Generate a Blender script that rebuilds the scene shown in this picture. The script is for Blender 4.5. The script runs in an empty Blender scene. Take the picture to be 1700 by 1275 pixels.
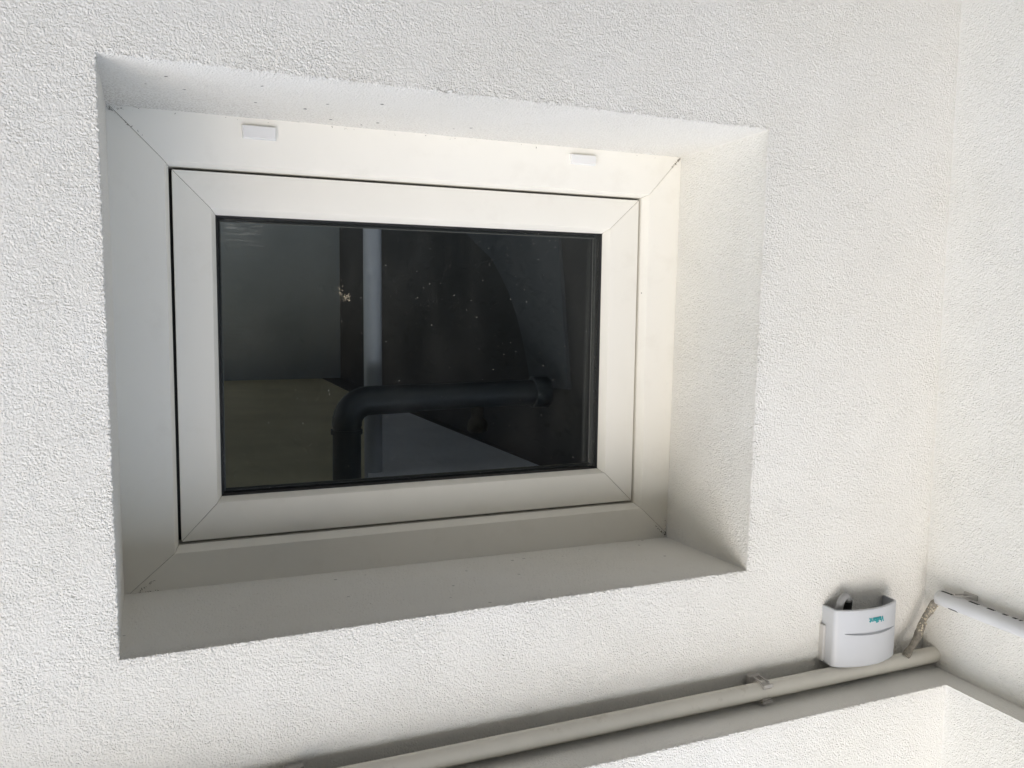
import bpy, bmesh, math, random
import numpy as np
from mathutils import Vector, Matrix

random.seed(7)
rng = np.random.default_rng(7)
scene = bpy.context.scene
col = scene.collection
SC = 0.85            # metres per building unit
V0 = 0.95            # height of the window recess above the ground, building units


def W(u, v, w):
    """building coordinates (u to real left, v up, w into the wall) -> world metres, z up"""
    return Vector((-u * SC, w * SC, (v + V0) * SC))


def Wd(u, v, w):
    return Vector((-u, w, v))


# ------------------------------------------------------------------ camera
cam_d = bpy.data.cameras.new("camera")
cam = bpy.data.objects.new("camera", cam_d)
col.objects.link(cam)
cam_d.sensor_width = 36.0
cam_d.lens = 36.0 * 1390.73 / 1700.0
cam_d.clip_start = 0.02
cam_d.clip_end = 500
cr = Wd(0.92221745, -0.01173175, -0.38649366)
cd = Wd(-0.0267053, 0.99522047, -0.09393109)
cf = Wd(0.38574837, 0.09694632, 0.91749638)
m = Matrix.Identity(4)
for i in range(3):
    m[i][0], m[i][1], m[i][2] = cr[i], -cd[i], -cf[i]
m.translation = W(0.05339, 0.25348, -1.0)
cam.matrix_world = m
scene.camera = cam

# ------------------------------------------------------------------ light
SUN_EL, SUN_AZ = math.radians(29), math.radians(148)
sun_dir = Vector((math.sin(SUN_AZ) * math.cos(SUN_EL), math.cos(SUN_AZ) * math.cos(SUN_EL), math.sin(SUN_EL)))
world = bpy.data.worlds.new("World")
scene.world = world
world.use_nodes = True
nt = world.node_tree
sky = nt.nodes.new("ShaderNodeTexSky")
sky.sky_type = 'NISHITA'
sky.sun_disc = False
sky.sun_elevation = SUN_EL
sky.sun_rotation = SUN_AZ
sky.air_density = 1.0
sky.dust_density = 1.4
sky.ozone_density = 1.2
bg = nt.nodes["Background"]
bg.inputs[1].default_value = 0.15
nt.links.new(sky.outputs[0], bg.inputs[0])
sd = bpy.data.lights.new("sun", 'SUN')
sd.energy = 1.3
sd.angle = math.radians(100)
sd.color = (1.0, 0.982, 0.955)
sun = bpy.data.objects.new("sun", sd)
col.objects.link(sun)
sun.location = (3, -4, 6)
sun.rotation_euler = sun_dir.to_track_quat('Z', 'Y').to_euler()

scene.view_settings.view_transform = 'Standard'
scene.view_settings.look = 'None'
scene.view_settings.gamma = 1
scene.view_settings.use_curve_mapping = False
scene.view_settings.exposure = 0.80
scene.render.engine = 'CYCLES'
scene.cycles.max_bounces = 10
scene.cycles.diffuse_bounces = 4
scene.cycles.transparent_max_bounces = 16

# ------------------------------------------------------------------ helpers


def tag(o, label=None, cat=None, group=None, kind=None):
    if label: o["label"] = label
    if cat: o["category"] = cat
    if group: o["group"] = group
    if kind: o["kind"] = kind
    return o


def empty(name, loc, **kw):
    o = bpy.data.objects.new(name, None)
    o.empty_display_size = 0.05
    o.location = loc
    col.objects.link(o)
    return tag(o, **kw)


def link(name, me, mat, parent=None, smooth=False):
    o = bpy.data.objects.new(name, me)
    if mat: me.materials.append(mat)
    if smooth:
        me.polygons.foreach_set("use_smooth", np.ones(len(me.polygons), dtype=bool))
    col.objects.link(o)
    if parent is not None:
        o.parent = parent
        o.matrix_parent_inverse = Matrix.Translation(-parent.location)
    return o


def mesh_py(name, verts, faces, mat, parent=None, smooth=False, fix=True):
    """verts in building coordinates"""
    me = bpy.data.meshes.new(name)
    me.from_pydata([W(*p) for p in verts], [], faces)
    me.update()
    if fix:
        bm = bmesh.new(); bm.from_mesh(me)
        bmesh.ops.recalc_face_normals(bm, faces=bm.faces)
        bm.to_mesh(me); bm.free()
    return link(name, me, mat, parent, smooth)


def bevel_mesh(o, width, seg=2, angle=35):
    bm = bmesh.new(); bm.from_mesh(o.data)
    ed = [e for e in bm.edges if len(e.link_faces) == 2 and e.calc_face_angle(0) > math.radians(angle)]
    bmesh.ops.bevel(bm, geom=ed, offset=width * SC, segments=seg, profile=0.5, affect='EDGES', clamp_overlap=True)
    bm.to_mesh(o.data); bm.free()
    return o


def box(name, a, b, mat, parent=None, bev=0.0):
    (u0, v0, w0), (u1, v1, w1) = a, b
    vs = [(u, v, w) for w in (w0, w1) for v in (v0, v1) for u in (u0, u1)]
    fs = [(0, 1, 3, 2), (4, 6, 7, 5), (0, 4, 5, 1), (2, 3, 7, 6), (0, 2, 6, 4), (1, 5, 7, 3)]
    o = mesh_py(name, vs, fs, mat, parent)
    if bev: bevel_mesh(o, bev)
    return o


def tube_data(path, radii, seg=20, closed_caps=True, inner=None):
    P = [Vector(p) for p in path]
    n = len(P)
    if not hasattr(radii, '__len__'): radii = [radii] * n
    T = [(P[min(i + 1, n - 1)] - P[max(i - 1, 0)]).normalized() for i in range(n)]
    up = Vector((0, 1, 0)) if abs(T[0].y) < 0.9 else Vector((1, 0, 0))
    N = T[0].cross(up).normalized()
    vs, fs = [], []
    for i in range(n):
        N = (N - T[i] * N.dot(T[i])).normalized()
        B = T[i].cross(N)
        for k in range(seg):
            a = 2 * math.pi * k / seg
            vs.append(tuple(P[i] + (N * math.cos(a) + B * math.sin(a)) * radii[i]))
    for i in range(n - 1):
        for k in range(seg):
            k2 = (k + 1) % seg
            fs.append((i * seg + k, i * seg + k2, (i + 1) * seg + k2, (i + 1) * seg + k))
    if closed_caps:
        fs.append(tuple(range(seg))[::-1])
        fs.append(tuple((n - 1) * seg + k for k in range(seg)))
    return vs, fs


def tube(name, path, radii, mat, parent=None, seg=20, caps=True):
    vs, fs = tube_data(path, radii, seg, caps)
    o = mesh_py(name, vs, fs, mat, parent, smooth=True)
    o.data.set_sharp_from_angle(angle=math.radians(50))
    return o


def spline(pts, n):
    """Catmull-Rom through pts"""
    P = [Vector(p) for p in pts]
    P = [P[0] * 2 - P[1]] + P + [P[-1] * 2 - P[-2]]
    out = []
    for i in range(1, len(P) - 2):
        for k in range(n):
            t = k / n
            a, b, c, d = P[i - 1], P[i], P[i + 1], P[i + 2]
            out.append(tuple(0.5 * ((2 * b) + (c - a) * t + (2 * a - 5 * b + 4 * c - d) * t * t + (3 * b - a - 3 * c + d) * t ** 3)))
    out.append(tuple(P[-2]))
    return out


# ------------------------------------------------------------------ materials


class NT:
    def __init__(self, name):
        self.mat = bpy.data.materials.new(name)
        self.mat.use_nodes = True
        self.t = self.mat.node_tree
        self.b = self.t.nodes["Principled BSDF"]
        self.out = self.t.nodes["Material Output"]

    def n(self, typ, **kw):
        nd = self.t.nodes.new(typ)
        for k, v in kw.items():
            if k.startswith('i_'):
                key = k[2:]
                nd.inputs[int(key) if key.isdigit() else key].default_value = v
            else:
                setattr(nd, k, v)
        return nd

    def l(self, a, b):
        self.t.links.new(a, b)

    def coord(self):
        return self.n("ShaderNodeTexCoord").outputs["Object"]

    def noise(self, co, scale, detail=3, rough=0.55, dist=0.0):
        nd = self.n("ShaderNodeTexNoise")
        nd.inputs["Scale"].default_value = scale
        nd.inputs["Detail"].default_value = detail
        nd.inputs["Roughness"].default_value = rough
        nd.inputs["Distortion"].default_value = dist
        self.l(co, nd.inputs["Vector"])
        return nd.outputs["Fac"]

    def math(self, op, a, b=None, c=None, clamp=False):
        nd = self.n("ShaderNodeMath", operation=op, use_clamp=clamp)
        for i, x in enumerate((a, b, c)):
            if x is None: continue
            if isinstance(x, (int, float)): nd.inputs[i].default_value = x
            else: self.l(x, nd.inputs[i])
        return nd.outputs[0]

    def mapr(self, x, a, b, c, d, interp='LINEAR'):
        nd = self.n("ShaderNodeMapRange", interpolation_type=interp)
        self.l(x, nd.inputs[0])
        for i, v in enumerate((a, b, c, d)): nd.inputs[i + 1].default_value = v
        return nd.outputs[0]

    def mix(self, fac, a, b):
        nd = self.n("ShaderNodeMix", data_type='RGBA')
        if isinstance(fac, (int, float)): nd.inputs[0].default_value = fac
        else: self.l(fac, nd.inputs[0])
        for idx, x in ((6, a), (7, b)):
            if isinstance(x, tuple): nd.inputs[idx].default_value = (*x, 1)
            else: self.l(x, nd.inputs[idx])
        return nd.outputs[2]

    def bump(self, h, strength, dist):
        nd = self.n("ShaderNodeBump")
        nd.inputs["Strength"].default_value = strength
        nd.inputs["Distance"].default_value = dist
        self.l(h, nd.inputs["Height"])
        self.l(nd.outputs[0], self.b.inputs["Normal"])


def simple(name, c, rough=0.5, var=0.06, scale=40, metallic=0.0, bump=0.0, bscale=400, dirt=None, dscale=12, dlo=0.55, dhi=0.8):
    M = NT(name)
    co = M.coord()
    n = M.noise(co, scale, 4)
    dark = tuple(x * (1 - var) for x in c)
    lite = tuple(min(1, x * (1 + var)) for x in c)
    cc = M.mix(M.mapr(n, 0.3, 0.7, 0, 1), dark, lite)
    if dirt:
        d = M.mapr(M.noise(co, dscale, 6, 0.65), dlo, dhi, 0, 1)
        cc = M.mix(d, cc, dirt)
    M.l(cc, M.b.inputs["Base Color"])
    M.b.inputs["Roughness"].default_value = rough
    M.b.inputs["Metallic"].default_value = metallic
    if bump:
        M.bump(M.noise(co, bscale, 3), bump, 0.001)
    return M.mat


def stucco_material():
    M = NT("roughcast_render")
    co = M.coord()
    # slightly warped coordinates so that the grain clumps the way a floated scratch render does
    wn = M.n("ShaderNodeTexNoise"); wn.inputs["Scale"].default_value = 110; wn.inputs["Detail"].default_value = 2
    M.l(co, wn.inputs["Vector"])
    vm = M.n("ShaderNodeVectorMath", operation='SCALE'); vm.inputs["Scale"].default_value = 0.004
    M.l(wn.outputs["Color"], vm.inputs[0])
    va = M.n("ShaderNodeVectorMath", operation='ADD')
    M.l(co, va.inputs[0]); M.l(vm.outputs[0], va.inputs[1])
    wc = va.outputs[0]
    g1 = M.noise(wc, 540, 2, 0.55)
    vo = M.n("ShaderNodeTexVoronoi", feature='SMOOTH_F1')
    vo.inputs["Scale"].default_value = 430
    vo.inputs["Smoothness"].default_value = 0.2
    M.l(wc, vo.inputs["Vector"])
    cell = M.mapr(vo.outputs["Distance"], 0.1, 0.75, 1.0, 0.0)
    g2 = M.noise(wc, 195, 3, 0.6)
    lo = M.noise(co, 11, 2, 0.5)
    fine = M.noise(co, 1100, 2, 0.6)
    h = M.math('MULTIPLY', g1, 0.55)
    h = M.math('MULTIPLY_ADD', cell, 0.44, h)
    h = M.math('MULTIPLY_ADD', g2, 0.85, h)
    pits = M.mapr(M.noise(wc, 300, 2, 0.5, 0.8), 0.53, 0.70, 0, 1, 'SMOOTHSTEP')
    h = M.math('MULTIPLY_ADD', pits, -0.34, h)
    h = M.math('MULTIPLY_ADD', fine, 0.35, h)
    h = M.math('SUBTRACT', h, 1.08)
    at = M.n("ShaderNodeAttribute", attribute_name="amp")
    ptc = M.mapr(M.noise(co, 22, 2), 0.3, 0.7, 0.7, 1.25)      # floated areas lie flatter than others
    h = M.math('MULTIPLY', M.math('MULTIPLY', h, ptc), at.outputs["Fac"])
    h2 = M.math('MULTIPLY_ADD', M.math('SUBTRACT', lo, 0.5), 1.2, h)
    dn = M.n("ShaderNodeDisplacement")
    dn.inputs["Midlevel"].default_value = 0
    dn.inputs["Scale"].default_value = 0.0013
    M.l(h2, dn.inputs["Height"])
    M.l(dn.outputs[0], M.out.inputs["Displacement"])
    M.mat.displacement_method = 'BOTH'
    # colour: off-white mineral paint, a little cream, faint patchy weathering
    patch = M.mapr(M.noise(co, 3.2, 4, 0.6), 0.35, 0.7, 0, 1)
    base = M.mix(patch, (0.79, 0.775, 0.725), (0.825, 0.815, 0.78))
    # dirt lodged in the pits
    pit = M.mapr(M.noise(co, 38, 5, 0.7), 0.62, 0.80, 0, 0.22)
    base = M.mix(pit, base, (0.52, 0.47, 0.39))
    # settled dust and specks on the real window sill and in the corners of the recess
    dirt = M.n("ShaderNodeAttribute", attribute_name="dirt").outputs["Fac"]
    dn1 = M.mapr(M.noise(co, 420, 4, 0.75), 0.46, 0.70, 0, 1)
    base = M.mix(M.math('MULTIPLY', M.math('MULTIPLY', dn1, dirt), 1.0, clamp=True), base, (0.36, 0.32, 0.26))
    sp = M.n("ShaderNodeTexVoronoi", feature='F1'); sp.inputs["Scale"].default_value = 55
    M.l(co, sp.inputs["Vector"])
    dot = M.mapr(sp.outputs["Distance"], 0.10, 0.13, 1, 0)
    sc = M.n("ShaderNodeSeparateColor"); M.l(sp.outputs["Color"], sc.inputs[0])
    rare = M.math('GREATER_THAN', sc.outputs[0], 0.80)
    spk = M.n("ShaderNodeAttribute", attribute_name="specks").outputs["Fac"]
    f = M.math('MULTIPLY', M.math('MULTIPLY', dot, rare), spk, clamp=True)
    base = M.mix(f, base, (0.05, 0.045, 0.04))
    M.l(base, M.b.inputs["Base Color"])
    M.b.inputs["Roughness"].default_value = 0.92
    M.b.inputs["Specular IOR Level"].default_value = 0.15
    return M.mat


def pvc_material(name, c, dirt=(0.42, 0.37, 0.28), dmax=0.15):
    M = NT(name)
    co = M.coord()
    n = M.mapr(M.noise(co, 5, 4, 0.6), 0.3, 0.7, 0, 1)
    base = M.mix(n, tuple(x * 0.965 for x in c), c)
    film = M.mapr(M.noise(co, 16, 6, 0.7), 0.55, 0.85, 0, dmax)
    base = M.mix(film, base, dirt)
    sp = M.n("ShaderNodeTexVoronoi", feature='F1'); sp.inputs["Scale"].default_value = 70
    M.l(co, sp.inputs["Vector"])
    dot = M.mapr(sp.outputs["Distance"], 0.05, 0.075, 1, 0)
    sc = M.n("ShaderNodeSeparateColor"); M.l(sp.outputs["Color"], sc.inputs[0])
    rare = M.math('GREATER_THAN', sc.outputs[1], 0.93)
    base = M.mix(M.math('MULTIPLY', M.math('MULTIPLY', dot, rare), 0.8), base, (0.12, 0.10, 0.08))
    M.l(base, M.b.inputs["Base Color"])
    rg = M.mapr(M.noise(co, 30, 4), 0.3, 0.7, 0.38, 0.52)
    M.l(rg, M.b.inputs["Roughness"])
    M.b.inputs["Specular IOR Level"].default_value = 0.35
    M.bump(M.noise(co, 25, 2), 0.12, 0.001)
    return M.mat


def glass_material(name, dusty):
    M = NT(name)
    M.t.nodes.remove(M.b)
    co = M.coord()
    lw = M.n("ShaderNodeLayerWeight"); lw.inputs[0].default_value = 0.5
    p5 = M.math('POWER', lw.outputs["Facing"], 5.0)
    fr = M.math('MULTIPLY_ADD', p5, 0.96, 0.04)
    tr = M.n("ShaderNodeBsdfTransparent"); tr.inputs[0].default_value = (0.975, 0.985, 0.98, 1)
    gl = M.n("ShaderNodeBsdfGlossy"); gl.inputs["Roughness"].default_value = 0.0
    mx = M.n("ShaderNodeMixShader")
    M.l(fr, mx.inputs[0]); M.l(tr.outputs[0], mx.inputs[1]); M.l(gl.outputs[0], mx.inputs[2])
    last = mx.outputs[0]
    if dusty:
        df = M.n("ShaderNodeBsdfDiffuse"); df.inputs[0].default_value = (0.62, 0.60, 0.55, 1)
        # dried droplets and dust grains
        fac = None
        for scv, r0, thr in ((120, 0.075, 0.86), (300, 0.12, 0.94), (45, 0.032, 0.84)):
            sp = M.n("ShaderNodeTexVoronoi", feature='F1'); sp.inputs["Scale"].default_value = scv
            M.l(co, sp.inputs["Vector"])
            dot = M.mapr(sp.outputs["Distance"], r0 * 0.6, r0, 1, 0)
            sc = M.n("ShaderNodeSeparateColor"); M.l(sp.outputs["Color"], sc.inputs[0])
            rare = M.math('GREATER_THAN', sc.outputs[0], thr)
            f = M.math('MULTIPLY', dot, rare)
            fac = f if fac is None else M.math('MAXIMUM', fac, f)
        fac = M.math('MULTIPLY', fac, 0.65)
        # wiped haze, streaked
        mp = M.n("ShaderNodeMapping"); mp.inputs["Scale"].default_value = (1.0, 1.0, 0.35)
        mp.inputs["Rotation"].default_value = (0, 1.1, 0)
        M.l(co, mp.inputs[0])
        hz = M.mapr(M.noise(mp.outputs[0], 14, 6, 0.65, 0.6), 0.45, 0.8, 0.0, 0.016)
        fac = M.math('MAXIMUM', fac, hz)
        # wiping strokes left in the corner by the drain side of the sash
        for (uc, vc, rad, rot, amt) in ((0.168, 0.158, 0.055, 1.35, 0.20), (0.150, 0.150, 0.016, 1.2, 0.45), (0.155, 0.300, 0.075, 0.15, 0.05), (0.262, 0.235, 0.030, 0.3, 0.05)):
            vd = M.n("ShaderNodeVectorMath", operation='DISTANCE'); vd.inputs[1].default_value = W(uc, vc, 0.2576)
            M.l(co, vd.inputs[0])
            near = M.mapr(vd.outputs["Value"], 0.0, rad * SC, 1, 0, 'SMOOTHSTEP')
            m2 = M.n("ShaderNodeMapping"); m2.inputs["Rotation"].default_value = (0, rot, 0); m2.inputs["Scale"].default_value = (0.12, 1.0, 1.0)
            M.l(co, m2.inputs[0])
            st = M.mapr(M.noise(m2.outputs[0], 330, 3, 0.6), 0.50, 0.72, 0, amt)
            fac = M.math('MAXIMUM', fac, M.math('MULTIPLY', near, st))
        m2 = M.n("ShaderNodeMixShader")
        M.l(fac, m2.inputs[0]); M.l(last, m2.inputs[1]); M.l(df.outputs[0], m2.inputs[2])
        last = m2.outputs[0]
    M.l(last, M.out.inputs["Surface"])
    return M.mat


M_WALL = stucco_material()
M_FRAME = pvc_material("white_pvc", (0.88, 0.86, 0.79))
M_CAP = simple("white_plastic_cap", (0.78, 0.78, 0.77), 0.4, 0.02)
M_CORE = simple("dirty_joint", (0.30, 0.27, 0.22), 0.8, 0.3, 200)
M_RUBBER = simple("black_rubber", (0.012, 0.012, 0.013), 0.45, 0.2, 120, dirt=(0.05, 0.045, 0.04))
M_SPACER = simple("dark_spacer", (0.018, 0.02, 0.02), 0.4, 0.1)
M_SPLINE = simple("spacer_edge", (0.16, 0.16, 0.15), 0.4, 0.2, 200)
M_GLASS_O = glass_material("outer_glass", True)
M_GLASS_I = glass_material("inner_glass", False)
M_PIPE = simple("grey_white_conduit", (0.72, 0.695, 0.62), 0.5, 0.05, 20, dirt=(0.42, 0.38, 0.30), dscale=30, dlo=0.6, dhi=0.85)
M_PIPE2 = simple("white_conduit", (0.60, 0.605, 0.61), 0.45, 0.04, 20, dirt=(0.45, 0.42, 0.37), dscale=30, dlo=0.62, dhi=0.85)
M_CLIP = simple("grey_clip", (0.50, 0.48, 0.45), 0.5, 0.08, 60)
M_SENSOR = simple("sensor_white", (0.55, 0.565, 0.585), 0.38, 0.015, 30)
M_SENSBACK = simple("sensor_base", (0.55, 0.54, 0.52), 0.5, 0.03)
M_TEAL = simple("teal_print", (0.0, 0.30, 0.32), 0.4, 0.03)
M_GREYC = simple("grey_cable", (0.36, 0.36, 0.36), 0.5, 0.06)
M_BLACK = simple("dark_gap", (0.02, 0.02, 0.02), 0.8, 0.2)
M_CABLE = simple("mortar_cable", (0.235, 0.215, 0.18), 0.85, 0.35, 180, dirt=(0.50, 0.45, 0.33), dscale=90, dlo=0.55, dhi=0.68, bump=0.6, bscale=350)
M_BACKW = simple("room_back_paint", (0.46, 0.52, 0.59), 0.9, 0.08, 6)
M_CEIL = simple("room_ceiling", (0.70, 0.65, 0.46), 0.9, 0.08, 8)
M_PANEL = simple("ceiling_pale_blue", (0.80, 0.83, 0.92), 0.85, 0.05, 8)
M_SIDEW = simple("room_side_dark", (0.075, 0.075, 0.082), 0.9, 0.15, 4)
M_PATCH = simple("side_patch_reflection", (0.105, 0.115, 0.135), 0.9, 0.12, 5)
M_FLOOR = simple("room_floor", (0.55, 0.54, 0.52), 0.9, 0.15, 8)
M_ROOMF = simple("room_front", (0.5, 0.5, 0.48), 0.9, 0.05, 8)
M_DRAIN = simple("black_drain", (0.036, 0.042, 0.052), 0.42, 0.1, 10)
M_OUTLET = simple("brown_fitting", (0.075, 0.065, 0.055), 0.6, 0.3, 60)
M_GREYP = simple("pale_blue_pipe", (0.46, 0.49, 0.57), 0.4, 0.05, 10)
M_DEBRIS = simple("dried_husks", (0.62, 0.55, 0.42), 0.9, 0.3, 400)
M_DIRT = simple("dark_dirt", (0.11, 0.09, 0.065), 0.9, 0.4, 300)
M_GROUND = simple("paving_grit", (0.17, 0.15, 0.125), 0.95, 0.3, 60, bump=0.8, bscale=300)
M_LEAF = simple("hedge_leaf", (0.016, 0.02, 0.014), 0.8, 0.15, 30)
M_WOOD = simple("hedge_wood", (0.02, 0.018, 0.015), 0.9, 0.2, 30)

# ------------------------------------------------------------------ ground
g = bpy.data.meshes.new("ground")
g.from_pydata([(-150, -150, 0), (150, -150, 0), (150, 150, 0), (-150, 150, 0)], [], [(0, 1, 2, 3)])
link("ground", g, M_GROUND)["kind"] = "structure"

# ------------------------------------------------------------------ rendered wall
U, VS, TF, TS = 1.2391, 0.8534, 0.0851, 0.0428
D1 = 0.2254


class Sheet:
    """structured quad patches welded into one mesh, with per-vertex attributes"""

    def __init__(self): self.P, self.F, self.A, self.n = [], [], [], 0

    def patch(self, c00, c10, c11, c01, su, sv, amp=1.0, dirt=None, specks=None, nu=None, nv=None):
        c = [np.array(x, float) for x in (c00, c10, c11, c01)]
        nu = nu or max(1, int(round(max(np.linalg.norm(c[1] - c[0]), np.linalg.norm(c[2] - c[3])) / su)))
        nv = nv or max(1, int(round(max(np.linalg.norm(c[3] - c[0]), np.linalg.norm(c[2] - c[1])) / sv)))
        s, t = np.meshgrid(np.linspace(0, 1, nu + 1), np.linspace(0, 1, nv + 1))
        s = s.ravel(); t = t.ravel()
        P = (np.outer((1 - s) * (1 - t), c[0]) + np.outer(s * (1 - t), c[1]) + np.outer(s * t, c[2]) + np.outer((1 - s) * t, c[3]))
        i = np.arange(nv)[:, None] * (nu + 1) + np.arange(nu)[None, :]
        i = i.ravel() + self.n
        self.F.append(np.stack([i, i + 1, i + nu + 2, i + nu + 1], 1))
        z = np.zeros_like(s)
        ev = lambda f: z + f if not callable(f) else f(s, t, P)
        self.A.append(np.stack([ev(amp), ev(dirt or 0.0), ev(specks or 0.0)], 1))
        self.P.append(P); self.n += len(P)
        return nu, nv

    def build(self, name, parent):
        P = np.concatenate(self.P); F = np.concatenate(self.F); A = np.concatenate(self.A)
        key = np.round(P * 20000).astype(np.int64)
        k = (key[:, 0] + 200000) * 400000 * 400000 + (key[:, 1] + 200000) * 400000 + (key[:, 2] + 200000)
        _, idx, inv = np.unique(k, return_index=True, return_inverse=True)
        P = P[idx]; A = A[idx]; F = inv[F]
        co = np.stack([-P[:, 0] * SC, P[:, 2] * SC, (P[:, 1] + V0) * SC], 1).astype(np.float32)
        me = bpy.data.meshes.new(name)
        me.vertices.add(len(co)); me.vertices.foreach_set("co", co.ravel())
        me.loops.add(F.size); me.loops.foreach_set("vertex_index", F.ravel().astype(np.int32))
        me.polygons.add(len(F)); me.polygons.foreach_set("loop_start", np.arange(0, F.size, 4, dtype=np.int32))
        me.polygons.foreach_set("loop_total", np.full(len(F), 4, dtype=np.int32))
        me.update(calc_edges=True)
        for j, nm in enumerate(("amp", "dirt", "specks")):
            a = me.attributes.new(nm, 'FLOAT', 'POINT')
            a.data.foreach_set("value", A[:, j].astype(np.float32))
        return link(name, me, M_WALL, parent, smooth=True)


house = empty("house_wall", W(0.4, -V0, 0), label="white roughcast house wall with a deep window recess and a projecting band above", cat="wall", kind="thing")

C = [(-0.0012, -0.0004, 0), (0.8717, 0.0009, 0), (0.8634, 0.6533, 0), (0.0015, 0.6567, 0)]
I = [(-0.0037, 0.0061, 0.232), (0.8742, 0.0062, 0.232), (0.8671, 0.6627, 0.232), (-0.0014, 0.6561, 0.232)]
UM = 0.0015
wall = Sheet()
ug = [-1.5, -0.30, None, None, U + 0.03, 2.4]
vg = [-V0 - 0.05, -0.34, None, None, VS + 0.02]


def rag(s, t, P):
    """the plaster is coarser and more ragged right at the lip of the recess"""
    du = np.maximum(np.maximum(0.0 - P[:, 0], P[:, 0] - 0.868), 0)
    dv = np.maximum(np.maximum(0.0 - P[:, 1], P[:, 1] - 0.655), 0)
    return 1.0 + 0.9 * np.exp(-np.hypot(du, dv) / 0.005)


def gp(i, j):
    """grid corner i along u, j along v; the middle cell is the window recess"""
    if i in (2, 3) and j in (2, 3):
        return C[{(2, 2): 0, (3, 2): 1, (3, 3): 2, (2, 3): 3}[(i, j)]]
    u = ug[i] if ug[i] is not None else (0.0 if i == 2 else 0.868)
    v = vg[j] if vg[j] is not None else (0.0 if j == 2 else 0.655)
    return (u, v, 0)


nus = [12, int(0.30 / UM), int(0.868 / UM), int(0.40 / UM), 6]
nvs = [12, int(0.34 / UM), int(0.655 / UM), int(0.22 / UM)]
for i in range(5):
    for j in range(4):
        if i == 2 and j == 2: continue
        wall.patch(gp(i, j), gp(i + 1, j), gp(i + 1, j + 1), gp(i, j + 1), 0, 0, nu=nus[i], nv=nvs[j], amp=rag)

ND = 120


def fade(a, b):
    return lambda s, t, P: a + (b - a) * np.clip(t * 6, 0, 1) + 0.9 * np.exp(-t / 0.03)


# the four faces of the recess: t runs from the wall face to the window frame
wall.patch(C[0], C[1], I[1], I[0], 0, 0, nu=nus[2], nv=ND, amp=fade(1.0, 0.75),
           dirt=lambda s, t, P: np.clip(0.10 + 1.3 * np.clip(t - 0.45, 0, 1) ** 1.5 + 0.9 * np.exp(-s * 7) * t, 0, 1.3),
           specks=lambda s, t, P: np.where(t > 0.25, 1.0, 0) * (0.15 + 0.6 * (s < 0.55)))
wall.patch(C[1], C[2], I[2], I[1], 0, 0, nu=nvs[2], nv=ND, amp=fade(1.0, 1.1),
           dirt=lambda s, t, P: 0.5 * np.exp(-(1 - t) * 30))
wall.patch(C[2], C[3], I[3], I[2], 0, 0, nu=nus[2], nv=ND, amp=fade(1.0, 0.75),
           specks=lambda s, t, P: 0.35 + 0 * t, dirt=lambda s, t, P: 0.25 * np.exp(-(1 - t) * 20))
wall.patch(C[3], C[0], I[0], I[3], 0, 0, nu=nvs[2], nv=ND, amp=fade(1.0, 0.5),
           dirt=lambda s, t, P: 0.6 * np.exp(-(1 - s) * 6) * t)
# returns and back of the house, far out of view
b0, b1 = -V0 - 0.05, VS + 0.02
for (v0, v1, w0, w1) in ((b0, -0.75, 0, 4.2), (0.58, b1, 0, 4.2), (-0.75, 0.58, 0, 0.55), (-0.75, 0.58, 2.7, 4.2)):
    wall.patch((-1.5, v0, w0), (-1.5, v1, w0), (-1.5, v1, w1), (-1.5, v0, w1), 0, 0, nu=4, nv=4, amp=0.0)
wall.patch((-1.5, b0, 4.2), (-1.5, b1, 4.2), (2.4, b1, 4.2), (2.4, b0, 4.2), 0, 0, nu=8, nv=8, amp=0.0)
wall.patch((2.4, b0, 4.2), (2.4, b1, 4.2), (2.4, b1, 0), (2.4, b0, 0), 0, 0, nu=8, nv=8, amp=0.0)
wall.build("lower_wall", house)

# projecting side wall at the inner corner
WE = -0.62
side = Sheet()
US = 0.0018
vv = [-V0 - 0.05, -0.30, VS + 0.02]
for (v0, v1, n) in ((vv[0], vv[1], 10), (vv[1], vv[2], int(1.17 / US))):
    side.patch((U, v0, 0.03), (U, v0, -0.28), (U, v1, -0.28), (U, v1, 0.03), 0, 0, nu=int(0.31 / US), nv=n)
    side.patch((U, v0, -0.28), (U, v0, WE), (U, v1, WE), (U, v1, -0.28), 0, 0, nu=6, nv=n)
    side.patch((U, v0, WE), (2.4, v0, WE), (2.4, v1, WE), (U, v1, WE), 0, 0, nu=6, nv=n)
side.patch((2.4, b0, WE), (2.4, b0, 0), (2.4, b1, 0), (2.4, b1, WE), 0, 0, nu=4, nv=4, amp=0.0)
side.build("side_wall", house)

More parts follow.
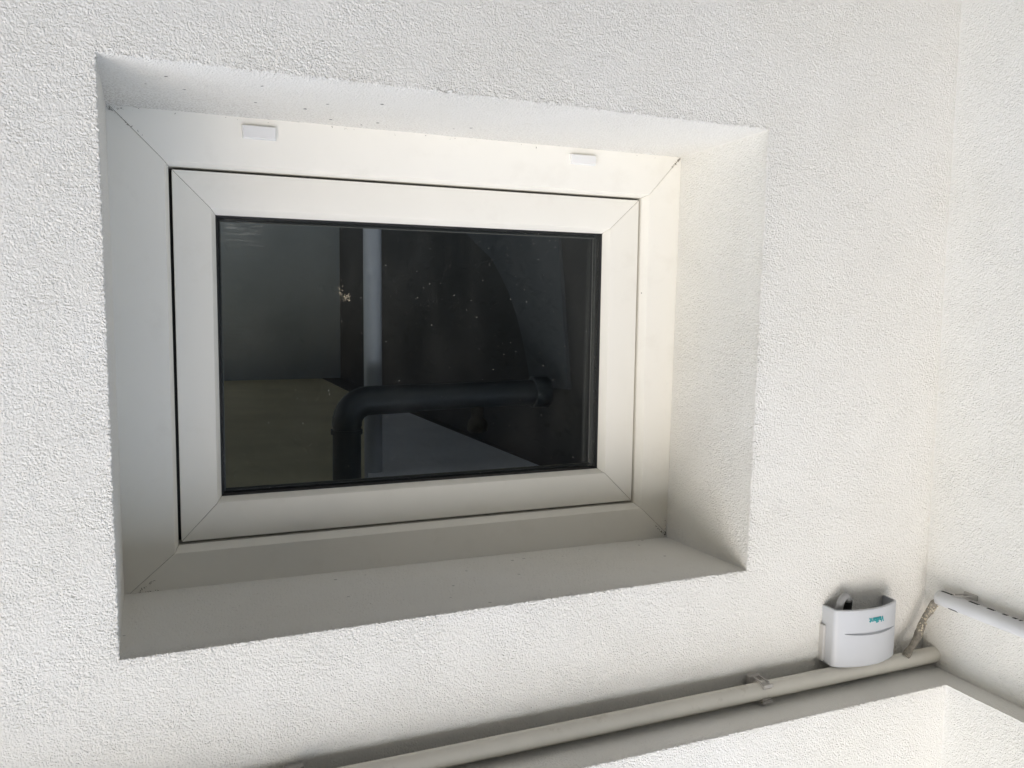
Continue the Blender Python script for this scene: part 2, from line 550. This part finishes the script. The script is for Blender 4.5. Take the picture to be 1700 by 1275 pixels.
# projecting band (insulated upper storey) : soffit, two faces, top
up = Sheet()
UF = U - TS
un = [-1.5, -0.25, UF]
ns = [8, int((UF + 0.25) / 0.0018)]
VT1, VT2 = 1.06, 2.7
wn = [-TF, -0.30, WE - TS]
wns = [int((0.30 - TF) / 0.0018), 6]
nso, nvd = 50, int((VT1 - VS) / 0.0018)
for k in range(2):
    a, b = un[k], un[k + 1]
    up.patch((a, VS, 0.02), (b, VS, 0.02), (b, VS, -TF), (a, VS, -TF), 0, 0, nu=ns[k], nv=nso, amp=lambda s, t, P: 0.45 + 1.2 * np.exp(-(1 - t) / 0.08))
    up.patch((a, VS, -TF), (b, VS, -TF), (b, VT1, -TF), (a, VT1, -TF), 0, 0, nu=ns[k], nv=nvd, amp=lambda s, t, P: 1.0 + 0.65 * np.exp(-t / 0.04))
    up.patch((a, VT1, -TF), (b, VT1, -TF), (b, VT2, -TF), (a, VT2, -TF), 0, 0, nu=ns[k], nv=4)
    a, b = wn[k], wn[k + 1]
    up.patch((U + 0.02, VS, a), (UF, VS, a), (UF, VS, b), (U + 0.02, VS, b), 0, 0, nu=30, nv=wns[k], amp=0.5)
    up.patch((UF, VS, a), (UF, VS, b), (UF, VT1, b), (UF, VT1, a), 0, 0, nu=wns[k], nv=nvd)
    up.patch((UF, VT1, a), (UF, VT1, b), (UF, VT2, b), (UF, VT2, a), 0, 0, nu=wns[k], nv=4)
up.patch((UF, VS, 0.02), (U + 0.02, VS, 0.02), (U + 0.02, VS, -TF), (UF, VS, -TF), 0, 0, nu=30, nv=nso, amp=0.5)
up.patch((UF, VS, WE - TS), (2.5, VS, WE - TS), (2.5, VT2, WE - TS), (UF, VT2, WE - TS), 0, 0, nu=8, nv=8)
up.patch((-1.5, VS, -TF), (-1.5, VS, 4.25), (-1.5, VT2, 4.25), (-1.5, VT2, -TF), 0, 0, nu=4, nv=4, amp=0.0)
up.patch((-1.5, VS, 4.25), (2.5, VS, 4.25), (2.5, VT2, 4.25), (-1.5, VT2, 4.25), 0, 0, nu=4, nv=4, amp=0.0)
up.patch((2.5, VS, 4.25), (2.5, VS, WE - TS), (2.5, VT2, WE - TS), (2.5, VT2, 4.25), 0, 0, nu=4, nv=4, amp=0.0)
up.patch((-1.5, VT2, -TF), (UF, VT2, -TF), (UF, VT2, 4.25), (-1.5, VT2, 4.25), 0, 0, nu=4, nv=4, amp=0.0)
up.patch((UF, VT2, WE - TS), (2.5, VT2, WE - TS), (2.5, VT2, 4.25), (UF, VT2, 4.25), 0, 0, nu=4, nv=4, amp=0.0)
up.build("upper_wall", house)

# ------------------------------------------------------------------ window
win = empty("basement_window", W(0.434, 0.0062, D1), label="white plastic basement window with dark double glazing, set deep in the rough wall", cat="window", kind="thing")


def rect(l, r, t, b, w):
    return [(l, t, w), (r, t, w), (r, b, w), (l, b, w)]


def ins(q, d, w=None):
    (l, t, w0), (r, _, _), (_, b, _), _ = q
    w = w0 if w is None else w
    return rect(l + d, r - d, t + d, b - d, w)


def ring(name, quads, mat, parent, whole=False, gap=0.0004, bev=0.0008):
    """mitred bars (or one whole ring) swept through a closed list of rectangles"""
    n = len(quads)
    made = []
    sides = [range(4)] if whole else [[k] for k in range(4)]
    for ks in sides:
        vs, fs = [], []
        for k in ks:
            o = len(vs)
            for q in quads:
                a = Vector(q[k]); b = Vector(q[(k + 1) % 4])
                d = (b - a).normalized() * (0 if whole else gap)
                vs += [tuple(a + d), tuple(b - d)]
            for j in range(n):
                j2 = (j + 1) % n
                fs.append((o + 2 * j, o + 2 * j + 1, o + 2 * j2 + 1, o + 2 * j2))
            if not whole:
                fs.append(tuple(o + 2 * j for j in range(n))[::-1])
                fs.append(tuple(o + 2 * j + 1 for j in range(n)))
        ob = mesh_py(name, vs, fs, mat, parent)
        if whole:
            bm = bmesh.new(); bm.from_mesh(ob.data)
            bmesh.ops.remove_doubles(bm, verts=bm.verts, dist=1e-5)
            bmesh.ops.recalc_face_normals(bm, faces=bm.faces)
            bm.to_mesh(ob.data); bm.free()
        elif bev:
            bevel_mesh(ob, bev, 2, 20)
            ob.data.polygons.foreach_set("use_smooth", np.ones(len(ob.data.polygons), dtype=bool))
            ob.data.set_sharp_from_angle(angle=math.radians(35))
        made.append(ob)
    return made


frame = empty("frame", W(0.434, 0.0062, D1)); frame.parent = win; frame.matrix_parent_inverse = Matrix.Translation(-win.location)
sash = empty("sash", W(0.434, 0.078, 0.2384)); sash.parent = win; sash.matrix_parent_inverse = Matrix.Translation(-win.location)


WB = 0.2384
F0 = rect(-0.045, 0.915, -0.04, 0.70, D1)
F1 = rect(0.0642, 0.8147, 0.0714, 0.6060, D1)
F2 = rect(0.0693, 0.8063, 0.0762, 0.5982, WB)
F3 = ins(F2, 0, 0.300)
F4 = rect(-0.045, 0.915, -0.04, 0.70, 0.300)
S0 = ins(F2, 0.0042, WB + 0.0005)
S1 = rect(0.1222, 0.7483, 0.1297, 0.5423, WB)
S2 = rect(0.1287, 0.7405, 0.1373, 0.5359, 0.2514)
S3 = ins(S2, 0, 0.285)
S4 = ins(S0, 0, 0.285)


ring("frame_bar", [F0, F1, F2, F3, F4], M_FRAME, frame)
ring("frame_core", [ins(F0, 0.001, D1 + 0.0016), ins(F1, -0.0012, D1 + 0.0016), ins(F2, -0.0016, WB + 0.001), ins(F3, -0.0016, 0.298), ins(F4, 0.001, 0.298)], M_CORE, frame, whole=True)
ring("seal", [ins(F2, -0.002, 0.266), ins(F2, 0.006, 0.266), ins(F2, 0.006, 0.275), ins(F2, -0.002, 0.275)], M_RUBBER, frame, whole=True)
ring("sash_bar", [S0, S1, S2, S3, S4], M_FRAME, sash)
ring("sash_core", [ins(S0, 0.001, WB + 0.0017), ins(S1, -0.0012, WB + 0.0016), ins(S2, -0.0012, 0.2530), ins(S3, -0.0012, 0.283), ins(S4, 0.001, 0.283)], M_CORE, sash, whole=True)
ring("glazing_gasket", [ins(S2, -0.001, 0.2522), ins(S2, 0.0012, 0.2526), ins(S2, 0.0030, 0.2560), ins(S2, 0.0030, 0.2574), ins(S2, -0.001, 0.2574)], M_RUBBER, sash, whole=True)
ring("spacer_bar", [ins(S2, -0.004, 0.2617), ins(S2, 0.0060, 0.2617), ins(S2, 0.0066, 0.2713), ins(S2, -0.004, 0.2713)], M_SPACER, sash, whole=True)
ring("spacer_edge", [ins(S2, 0.0067, 0.2700), ins(S2, 0.0076, 0.2700), ins(S2, 0.0076, 0.2713), ins(S2, 0.0067, 0.2713)], M_SPLINE, sash, whole=True)
box("pane", ins(S2, -0.006, 0.2576)[0], ins(S2, -0.006, 0.2614)[2], M_GLASS_O, win)
box("pane", ins(S2, -0.006, 0.2716)[0], ins(S2, -0.006, 0.2752)[2], M_GLASS_I, win)

# drain hole covers on the lower frame bar
for (u0, u1, v0, v1, sk) in ((0.1630, 0.2090, 0.0163, 0.0349, 0.0012), (0.6640, 0.7095, 0.0163, 0.0325, 0.0)):
    vs = []
    for w, d in ((D1 + 0.001, 0.0), (D1 - 0.0062, 0.0008)):
        vs += [(u0 + d, v0 + d, w), (u1 - d, v0 + d, w), (u1 - d, v1 - d, w), (u0 + d + sk, v1 - d, w)]
    o = mesh_py("drain_cap", vs, [(0, 1, 2, 3), (4, 7, 6, 5), (0, 4, 5, 1), (1, 5, 6, 2), (2, 6, 7, 3), (3, 7, 4, 0)], M_CAP, frame)
    bevel_mesh(o, 0.0012, 3)

# insect husks stuck to the glass
vs, fs = [], []
for k in range(60):
    cl = random.random()
    cu, cv = (0.3025, 0.2410) if cl < 0.3 else (0.3117, 0.2480) if cl < 0.85 else (0.3045, 0.2493)
    p = Vector((cu + random.gauss(0, 0.0026), cv + random.gauss(0, 0.0035), 0.2574 - random.random() * 0.0015))
    d1 = Vector((random.gauss(0, 1), random.gauss(0, 1), random.gauss(0, .4))).normalized() * 0.0016
    d2 = Vector((random.gauss(0, 1), random.gauss(0, 1), random.gauss(0, .4))).normalized() * 0.0006
    o = len(vs)
    vs += [tuple(p - d1), tuple(p + d2), tuple(p + d1), tuple(p - d2), tuple(p + Vector((0, 0, -0.0007)))]
    fs += [(o, o + 1, o + 4), (o + 1, o + 2, o + 4), (o + 2, o + 3, o + 4), (o + 3, o, o + 4), (o, o + 3, o + 2, o + 1)]
deb = mesh_py("insect_remains", vs, fs, M_DEBRIS)
tag(deb, "cream crumbs of an old insect nest stuck on the dark window pane", "insect remains")

# ------------------------------------------------------------------ room behind the glass
room = empty("basement_room", W(0.0, -V0, 0.36), kind="structure")
RL, RR, RB, RT, R0, R1 = -1.42, 0.81, -V0 - 0.25, 0.607, 0.36, 2.825
OL, OR_, OT, OB = 0.06, 0.82, 0.06, 0.602
box("back_wall", (RL, RB, R1), (RR + 0.1, RT + 0.1, R1 + 0.1), M_BACKW, room)
box("ceiling", (RL, RT, R0 - 0.02), (RR + 0.1, RT + 0.08, R1 - 0.001), M_CEIL, room)
box("floor", (RL, RB - 0.1, R0 - 0.02), (RR + 0.1, RB - 0.001, R1 + 0.1), M_FLOOR, room)
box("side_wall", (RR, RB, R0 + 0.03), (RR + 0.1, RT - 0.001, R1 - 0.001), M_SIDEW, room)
EW = (0.55, 2.7, -0.75, 0.58)        # unseen opening added to the far end wall to brighten the room with daylight
for (v0, v1, w0, w1) in ((RB, EW[2], R0 - 0.02, R1 + 0.1), (EW[3], RT + 0.08, R0 - 0.02, R1 + 0.1), (EW[2] + 0.0005, EW[3] - 0.0005, R0 - 0.02, EW[0]), (EW[2] + 0.0005, EW[3] - 0.0005, EW[1], R1 + 0.1)):
    box("end_wall", (RL - 0.07, v0, w0), (RL - 0.001, v1, w1), M_BACKW, room)
box("front_wall", (RL, RB, R0 - 0.06), (OL, RT - 0.001, R0), M_ROOMF, room)
box("front_wall", (OR_, RB, R0 - 0.06), (RR + 0.1, RT - 0.001, R0), M_ROOMF, room)
box("front_wall", (OL + 0.0005, RB, R0 - 0.06), (OR_ - 0.0005, OT, R0), M_ROOMF, room)
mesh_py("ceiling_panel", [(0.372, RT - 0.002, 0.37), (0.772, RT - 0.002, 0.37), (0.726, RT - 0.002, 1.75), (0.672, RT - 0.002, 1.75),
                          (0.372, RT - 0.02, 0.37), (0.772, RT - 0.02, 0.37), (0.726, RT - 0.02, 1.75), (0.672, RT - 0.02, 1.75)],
        [(0, 1, 2, 3), (4, 7, 6, 5), (0, 4, 5, 1), (1, 5, 6, 2), (2, 6, 7, 3), (3, 7, 4, 0)], M_PANEL, room)  # pale bluish panel, tapering with depth, over part of the ceiling
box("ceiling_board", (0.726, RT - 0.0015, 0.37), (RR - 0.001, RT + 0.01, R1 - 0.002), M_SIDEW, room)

# curved edge of a pane reflection, painted as a lighter patch on the side wall
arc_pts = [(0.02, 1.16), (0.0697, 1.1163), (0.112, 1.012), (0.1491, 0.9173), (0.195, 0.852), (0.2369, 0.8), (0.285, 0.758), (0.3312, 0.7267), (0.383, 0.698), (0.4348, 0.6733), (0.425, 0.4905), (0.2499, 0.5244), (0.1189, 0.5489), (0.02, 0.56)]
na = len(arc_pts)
mesh_py("reflection_patch", [(0.802, v, w) for v, w in arc_pts] + [(0.8095, v, w) for v, w in arc_pts],
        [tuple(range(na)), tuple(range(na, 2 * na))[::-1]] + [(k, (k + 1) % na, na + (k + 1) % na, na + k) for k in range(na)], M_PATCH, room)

drain = empty("drain_pipe", W(0.36, RT, 0.52), label="dark drain pipe with elbow hanging in the room behind the glass", cat="pipe")

vb, rb = 0.4345, 0.0255
bend = [(0.3602, RT + 0.0, 0.5), (0.3604, 0.53, 0.5), (0.3607, 0.492, 0.5)]
arc = [(0.3607 + 0.042 * (1 - math.cos(a)), 0.4765 - 0.042 * math.sin(a), 0.5) for a in [math.pi / 2 * k / 8 for k in range(9)]]
tube("pipe", bend[:2] + [(0.3607, 0.480, 0.5)], rb, M_DRAIN, drain, 28)
tube("elbow", [(0.3607, 0.4800, 0.5)] + arc + [(0.4895, 0.4330, 0.5)], rb + 0.0014, M_DRAIN, drain, 28)
tube("pipe", [(0.488, 0.4330, 0.5), (0.60, 0.4308, 0.5), (0.735, 0.4292, 0.5)], rb - 0.0005, M_DRAIN, drain, 28)
tube("end_socket", [(0.726, 0.4292, 0.5), (0.728, 0.4292, 0.5), (0.757, 0.4290, 0.5), (0.760, 0.4290, 0.5)], [0.029, 0.031, 0.031, 0.029], M_DRAIN, drain, 28)
tube("collar", [(0.3603, 0.486, 0.5), (0.3603, 0.494, 0.5)], rb + 0.003, M_DRAIN, drain, 28)
tube("outlet", [(0.612, 0.445, 0.5), (0.612, 0.475, 0.5), (0.613, 0.482, 0.5), (0.613, 0.499, 0.5), (0.613, 0.503, 0.5)], [0.012, 0.012, 0.019, 0.020, 0.016], M_OUTLET, drain, 18)
light_pipe = tube("riser_pipe", [(0.4330, RT - 0.0005, 0.60), (0.4325, 0.2, 0.60), (0.4325, -0.9, 0.60)], 0.0175, M_GREYP, None, 24)
tag(light_pipe, "pale blue grey upright pipe behind the glass, crossed by the dark elbow pipe", "pipe")

# ------------------------------------------------------------------ conduit under the projecting band
VC, WC, RC = 0.8345, -0.025, 0.0129
conduit = empty("conduit", W(0.5, VC, WC), label="long dusty white plastic conduit running along under the projecting band", cat="conduit")
tube("pipe", [(-1.45, VC, WC)] + [(x, VC + 0.0006 * math.sin(x * 4), WC) for x in np.linspace(-0.4, U + 0.004, 60)], RC, M_PIPE, conduit, 32)


def clip(name, uc, label):
    c = empty(name, W(uc, VC, 0), label=label, cat="pipe clip", group="clips holding the long conduit")
    box("base", (uc - 0.011, VC - 0.0165, -0.0105), (uc + 0.011, VC + 0.0165, 0.004), M_CLIP, c, 0.0012)
    for s in (-1, 1):
        pts = []
        # curved jaw hugging the pipe
        for k in range(9):
            a = math.radians(-62 + k * 15)
            pts.append((s * math.cos(a) * (RC + 0.0006), math.sin(a) * (RC + 0.0006)))
        vs, fs = [], []
        for (dv, dw) in pts:
            n = Vector((dv, dw)).normalized() * 0.0022
            for uu in (uc - 0.0075, uc + 0.0075):
                vs.append((uu, VC + dv, WC - dw)); vs.append((uu, VC + dv + n.x, WC - dw - n.y))
        for k in range(len(pts) - 1):
            a, b = 4 * k, 4 * k + 4
            fs += [(a, b, b + 2, a + 2), (a + 1, a + 3, b + 3, b + 1), (a, a + 1, b + 1, b), (a + 2, b + 2, b + 3, a + 3)]
        fs += [(0, 2, 3, 1), (len(vs) - 4, len(vs) - 3, len(vs) - 1, len(vs) - 2)]
        mesh_py("jaw", vs, fs, M_CLIP, c, True).data.set_sharp_from_angle(angle=math.radians(40))
        e = VC + s * (RC * math.cos(math.radians(58)) + 0.003)
        box("lip", (uc - 0.0075, min(e, e + s * 0.005), WC - RC - 0.0012), (uc + 0.0095, max(e, e + s * 0.005), WC - RC + 0.0012), M_CLIP, c, 0.0005)
        for du in (-0.0063, 0.0047):
            v0 = VC + s * (RC + 0.0024)
            box("rib", (uc + du, min(v0, v0 + s * 0.0022), WC - 0.009), (uc + du + 0.0016, max(v0, v0 + s * 0.0022), -0.008), M_CLIP, c, 0.0004)
    return c


clip("conduit_clip", 0.880, "grey pipe clip gripping the long conduit below the right lower corner of the recess")
clip("conduit_clip.001", 0.190, "grey pipe clip on the long conduit at the bottom edge of the picture")

# second conduit on the side wall
RS = 0.0119
UC2, VC2 = U - 0.0175, 0.7272
side_c = empty("side_conduit", W(UC2, VC2, -0.05), label="short white slotted conduit on the side wall right of the sensor box", cat="conduit")
tube("pipe", [(UC2, VC2, -0.0405), (UC2, VC2, -0.0415)] + [(UC2, VC2, w) for w in np.linspace(-0.06, WE + 0.01, 12)], [RS - 0.001] + [RS] * 13, M_PIPE2, side_c, 32)


def slot(x0, x1, ang):
    w0, w1 = -0.0415 - 0.00108 * (x0 - 1557), -0.0415 - 0.00108 * (x1 - 1557)
    vs = []
    for w in (w0, w1):
        for da in (-13, -4, 4, 13):
            a = math.radians(ang + da)
            for r in (RS - 0.001, RS + 0.0004):
                vs.append((UC2 + r * math.sin(a), VC2 - r * math.cos(a), w))
    fs = []
    for k in range(3):
        a, b = 2 * k, 8 + 2 * k
        fs += [(a, a + 2, b + 2, b), (a + 1, b + 1, b + 3, a + 3), (a, a + 1, a + 3, a + 2), (b, b + 2, b + 3, b + 1)]
    fs += [(0, 8, 9, 1), (6, 7, 15, 14)]
    mesh_py("slot", vs, fs, M_BLACK, side_c)


for x0, x1 in ((1561, 1580), (1608, 1623), (1637, 1648), (1661, 1668), (1676, 1682), (1686, 1689), (1708, 1722), (1740, 1752)):
    slot(x0, x1, 5)
slot(1580, 1594, 214)
sc = empty("wall_hook", W(U, VC2 - 0.012, -0.084), label="small wire hook on the side wall behind the slotted conduit", cat="hook")
hp = spline([(U + 0.003, VC2 - 0.0150, -0.094), (U - 0.006, VC2 - 0.0165, -0.092), (U - 0.017, VC2 - 0.0138, -0.080), (U - 0.021, VC2 - 0.0128, -0.070)], 6)
tube("wire", hp, 0.0011, M_CLIP, sc, 8)
hp = spline([(U + 0.003, VC2 - 0.0145, -0.080), (U - 0.007, VC2 - 0.0160, -0.078), (U - 0.017, VC2 - 0.0138, -0.070)], 6)
tube("wire", hp, 0.0011, M_CLIP, sc, 8)
box("plate", (U - 0.003, VC2 - 0.019, -0.098), (U + 0.004, VC2 - 0.010, -0.074), M_CLIP, sc, 0.001)

# mortar-smeared cable between the two conduits
cp = spline([(1.2216, 0.7272, -0.064), (1.2216, 0.7278, -0.046), (1.2226, 0.7390, -0.033), (1.2225, 0.7525, -0.027), (1.2115, 0.7690, -0.024), (1.2030, 0.7884, -0.024), (1.1905, 0.8051, -0.026), (1.1735, 0.8190, -0.029), (1.166, 0.8240, -0.031)], 8)
cab = empty("cable", W(*cp[0]), label="stiff brown mortar smeared cable bridging the two conduits in the wall corner", cat="cable")
rr = [0.0058 + 0.0008 * math.sin(i * 0.35) + random.uniform(-0.0003, 0.0003) for i in range(len(cp))]
tube("sheath", cp, rr, M_CABLE, cab, 16)
vs, fs = [], []
for k in range(46):
    p = Vector(cp[int(len(cp) * (0.30 + 0.35 * random.random()))])
    d = Vector((random.gauss(-0.6, 0.6), random.gauss(0, 0.7), random.gauss(-0.8, 0.5))).normalized()
    q = p + d * 0.0062
    r = random.uniform(0.0010, 0.0026)
    o = len(vs)
    for j in range(6):
        e = Vector([(1, 0, 0), (-1, 0, 0), (0, 1, 0), (0, -1, 0), (0, 0, 1), (0, 0, -1)][j]) * r * random.uniform(0.6, 1.3)
        vs.append(tuple(q + e))
    fs += [(o, o + 2, o + 4), (o + 2, o + 1, o + 4), (o + 1, o + 3, o + 4), (o + 3, o, o + 4), (o + 2, o, o + 5), (o + 1, o + 2, o + 5), (o + 3, o + 1, o + 5), (o, o + 3, o + 5)]
mesh_py("mortar_crumbs", vs, fs, M_DEBRIS, cab)["kind"] = "stuff"

# ------------------------------------------------------------------ outdoor temperature sensor
uL, uR, vT, vB = 1.0149, 1.1450, 0.7268, 0.8200
sens = empty("outdoor_sensor", W(1.08, vB, 0), label="small white outdoor sensor box with teal lettering, above the conduit near the corner", cat="sensor")
ucn, hw = (uL + uR) / 2, (uR - uL) / 2
BOW, WF = 0.0165, -0.0268


def wfront(u):
    x = abs((u - ucn) / hw)
    return WF - BOW * max(0.0, 1 - x ** 2.1)


def outline(inset):
    pts = []
    l, r = uL + inset, uR - inset
    rc = max(0.0048 - inset, 0.0012)
    pts += [(l, 0.002), (l, -0.012)]
    nF = 84
    us = np.linspace(l, r, nF)
    for k, u in enumerate(us):
        e = min(u - l, r - u)
        w = wfront(u) + inset
        if e < rc:
            w += (rc - math.sqrt(max(0, rc * rc - (rc - e) ** 2)))
        pts.append((u, w))
        if k == 0 or k == nF - 2:
            pass
    # denser rounding at both corners
    extra = []
    for s, base in ((1, l), (-1, r)):
        arcp = []
        for a in np.linspace(0, math.pi / 2, 7)[1:-1]:
            u = base + s * rc * (1 - math.cos(a)); e = rc * (1 - math.cos(a))
            w = wfront(u) + inset + (rc - math.sqrt(max(0, rc * rc - (rc - e) ** 2)))
            arcp.append((u, w))
        extra.append(arcp)
    body = sorted(pts[2:] + extra[0] + extra[1], key=lambda p: p[0])
    return [pts[0], pts[1]] + body + [(r, -0.012), (r, 0.002)]


TH = 0.0036
po, pi_ = outline(0.0), outline(TH)
n = len(po)
rows = []      # (v, shrink)
for k in range(5):
    a = math.pi / 2 * k / 4
    rows.append((vT + 0.0016 * (1 - math.sin(a)), 0.0016 * (1 - math.cos(a))))
for v in np.linspace(vT + 0.004, vB - 0.004, 150): rows.append((v, 0.0))
for k in range(6):
    a = math.pi / 2 * k / 5
    rows.append((vB - 0.0026 + 0.0026 * math.sin(a), 0.0026 * (1 - math.cos(a))))
rows = rows[:5][::-1][0:0] + sorted(rows, key=lambda q: q[0])


def slit(u, v):
    x = (u - 1.0299) / (1.1391 - 1.0299)
    if not 0 < x < 1: return 0.0
    c = 0.7653 + 0.0024 * x
    t = 0.0056 * math.sin(math.pi * x) ** 0.85
    lo, hi = c - t / 2, c + t / 2
    if lo < v < hi: return 0.011 * min(1.0, t / 0.004) * (hi - v) / t
    return 0.0


vs, fs = [], []
for (v, sh) in rows:
    f = 1 - sh / hw
    for (u, w) in po:
        uu = ucn + (u - ucn) * f
        ww = w + (sh if w < -0.013 else 0)
        if w < -0.02 and sh == 0: ww += slit(u, v)
        vs.append((uu, v, ww))
R = len(rows)
for j in range(R - 1):
    for k in range(n - 1):
        fs.append((j * n + k, j * n + k + 1, (j + 1) * n + k + 1, (j + 1) * n + k))
o = len(vs)
vi = [vT + 0.0016, vB - 0.003]
v_rim = rows[0][0]
for v in (v_rim, vB - 0.003):
    for (u, w) in pi_: vs.append((u, v, w))
for k in range(n - 1):
    fs.append((o + k, o + n + k, o + n + k + 1, o + k + 1))
    fs.append((k, o + k, o + k + 1, k + 1))              # rim
fs.append(tuple((R - 1) * n + k for k in range(n)))
fs.append(tuple(o + n + k for k in range(n)))
hs = mesh_py("housing", vs, fs, M_SENSOR, sens, True)
hs.data.set_sharp_from_angle(angle=math.radians(38))
box("base_plate", (uL - 0.0045, 0.7565, -0.0095), (uR - 0.006, 0.8165, 0.003), M_SENSBACK, sens, 0.0015)
cb = spline([(1.0345, 0.760, -0.0150), (1.0335, 0.7310, -0.0160), (1.0385, 0.7170, -0.0155), (1.0475, 0.7125, -0.0135), (1.0555, 0.7175, -0.0110), (1.0580, 0.7265, -0.0085)], 8)
tube("lead", cb, 0.0058, M_GREYC, sens, 18)
tube("gland", spline([(1.0575, 0.7225, -0.0095), (1.0588, 0.731, -0.0078), (1.0588, 0.746, -0.0070)], 4), 0.0072, M_BLACK, sens, 18)

cu = bpy.data.curves.new("lettering", 'FONT')
cu.body = "Vaillant"
cu.size = 1.0
cu.extrude = 0.004
cu.resolution_u = 3
cu.offset = 0.012
tmp = bpy.data.objects.new("lettering", cu)
col.objects.link(tmp)
bpy.context.view_layer.update()
me = bpy.data.meshes.new_from_object(tmp.evaluated_get(bpy.context.evaluated_depsgraph_get()))
bpy.data.objects.remove(tmp)
vx = np.array([v.co[:] for v in me.vertices])
x0, x1 = vx[:, 0].min(), vx[:, 0].max()
y0, y1 = vx[:, 1].min(), vx[:, 1].max()
for v in me.vertices:
    u = 1.1020 - (v.co.x - x0) / (x1 - x0) * 0.0320
    vv_ = 0.7412 + (v.co.y - y0) / (y1 - y0) * 0.0092
    w = wfront(u) - 0.0004 - (0.0004 if v.co.z > 0 else -0.0004)
    v.co = W(u, vv_, w)
me.name = "lettering"
link("lettering", me, M_TEAL, sens)

# ------------------------------------------------------------------ leafy screen added out of view, to darken what the glass mirrors
added_hedge = empty("added_hedge", W(0.5, -V0, -4.4), label="dark leafy screen added opposite the window to darken its reflection", cat="added_hedge")
box("stems", (-4.5, -V0, -4.7), (5.5, 1.68, -4.15), M_WOOD, added_hedge)
nl = 9000
cen = np.stack([rng.uniform(-4.6, 5.6, nl), rng.uniform(-V0, 1.76, nl), rng.uniform(-4.16, -3.98, nl)], 1)
top = rng.random(nl) < 0.25
cen[top, 1] = rng.uniform(1.60, 1.80, top.sum()); cen[top, 2] = rng.uniform(-4.7, -4.0, top.sum())
vs, fs = [], []
for c in cen:
    c = Vector(c)
    a = Vector(rng.normal(size=3)).normalized(); b = a.cross(Vector(rng.normal(size=3))).normalized()
    L = 0.045 * rng.uniform(0.7, 1.3)
    o = len(vs)
    vs += [tuple(c - a * L), tuple(c + b * L * 0.45), tuple(c + a * L), tuple(c - b * L * 0.45)]
    fs.append((o, o + 1, o + 2, o + 3))
mesh_py("foliage", vs, fs, M_LEAF, added_hedge, fix=False)["kind"] = "stuff"

# ------------------------------------------------------------------ dirt gathered in the corners of the recess
def crumbs(n, spots, size):
    vs, fs = [], []
    for k in range(n):
        (a, b, spread) = random.choice(spots)
        t = random.random() ** 1.6
        p = Vector(a) + (Vector(b) - Vector(a)) * t
        p += Vector((random.gauss(0, spread), random.gauss(0, spread), 0))
        p.z = min(p.z, D1 - 0.0002)
        r = size * random.uniform(0.5, 1.5)
        d = Vector((random.gauss(0, 1), random.gauss(0, 1), 0)).normalized() * random.uniform(1.0, 2.6)
        o = len(vs)
        vs += [tuple(p + d * r), tuple(p - d * r), tuple(p + Vector((-d.y, d.x, 0)) * r * 0.35), tuple(p + Vector((0, 0, -r * 0.9)))]
        fs += [(o, o + 2, o + 3), (o + 2, o + 1, o + 3), (o + 1, o, o + 3), (o, o + 1, o + 2)]
    return vs, fs


sp = [((-0.0010, 0.0085, D1), (0.020, 0.0105, D1), 0.0010), ((-0.0010, 0.0085, D1), (0.045, 0.0465, D1), 0.0006),
      ((0.872, 0.0090, D1), (0.855, 0.024, D1), 0.0009), ((0.865, 0.659, D1), (0.864, 0.630, D1), 0.0006),
      ((0.865, 0.659, D1), (0.845, 0.640, D1), 0.0006), ((0.0165, 0.655, D1), (0.040, 0.638, D1), 0.0007), ((0.0165, 0.656, D1), (0.045, 0.6555, D1), 0.0005),
      ((0.02, 0.0095, D1), (0.86, 0.0105, D1), 0.0008)]
vs, fs = crumbs(170, sp, 0.0007)
tag(mesh_py("dirt_crumbs", vs, fs, M_DIRT), "dark specks of dirt caught in the mitred corners of the window frame", "dirt", kind="stuff")
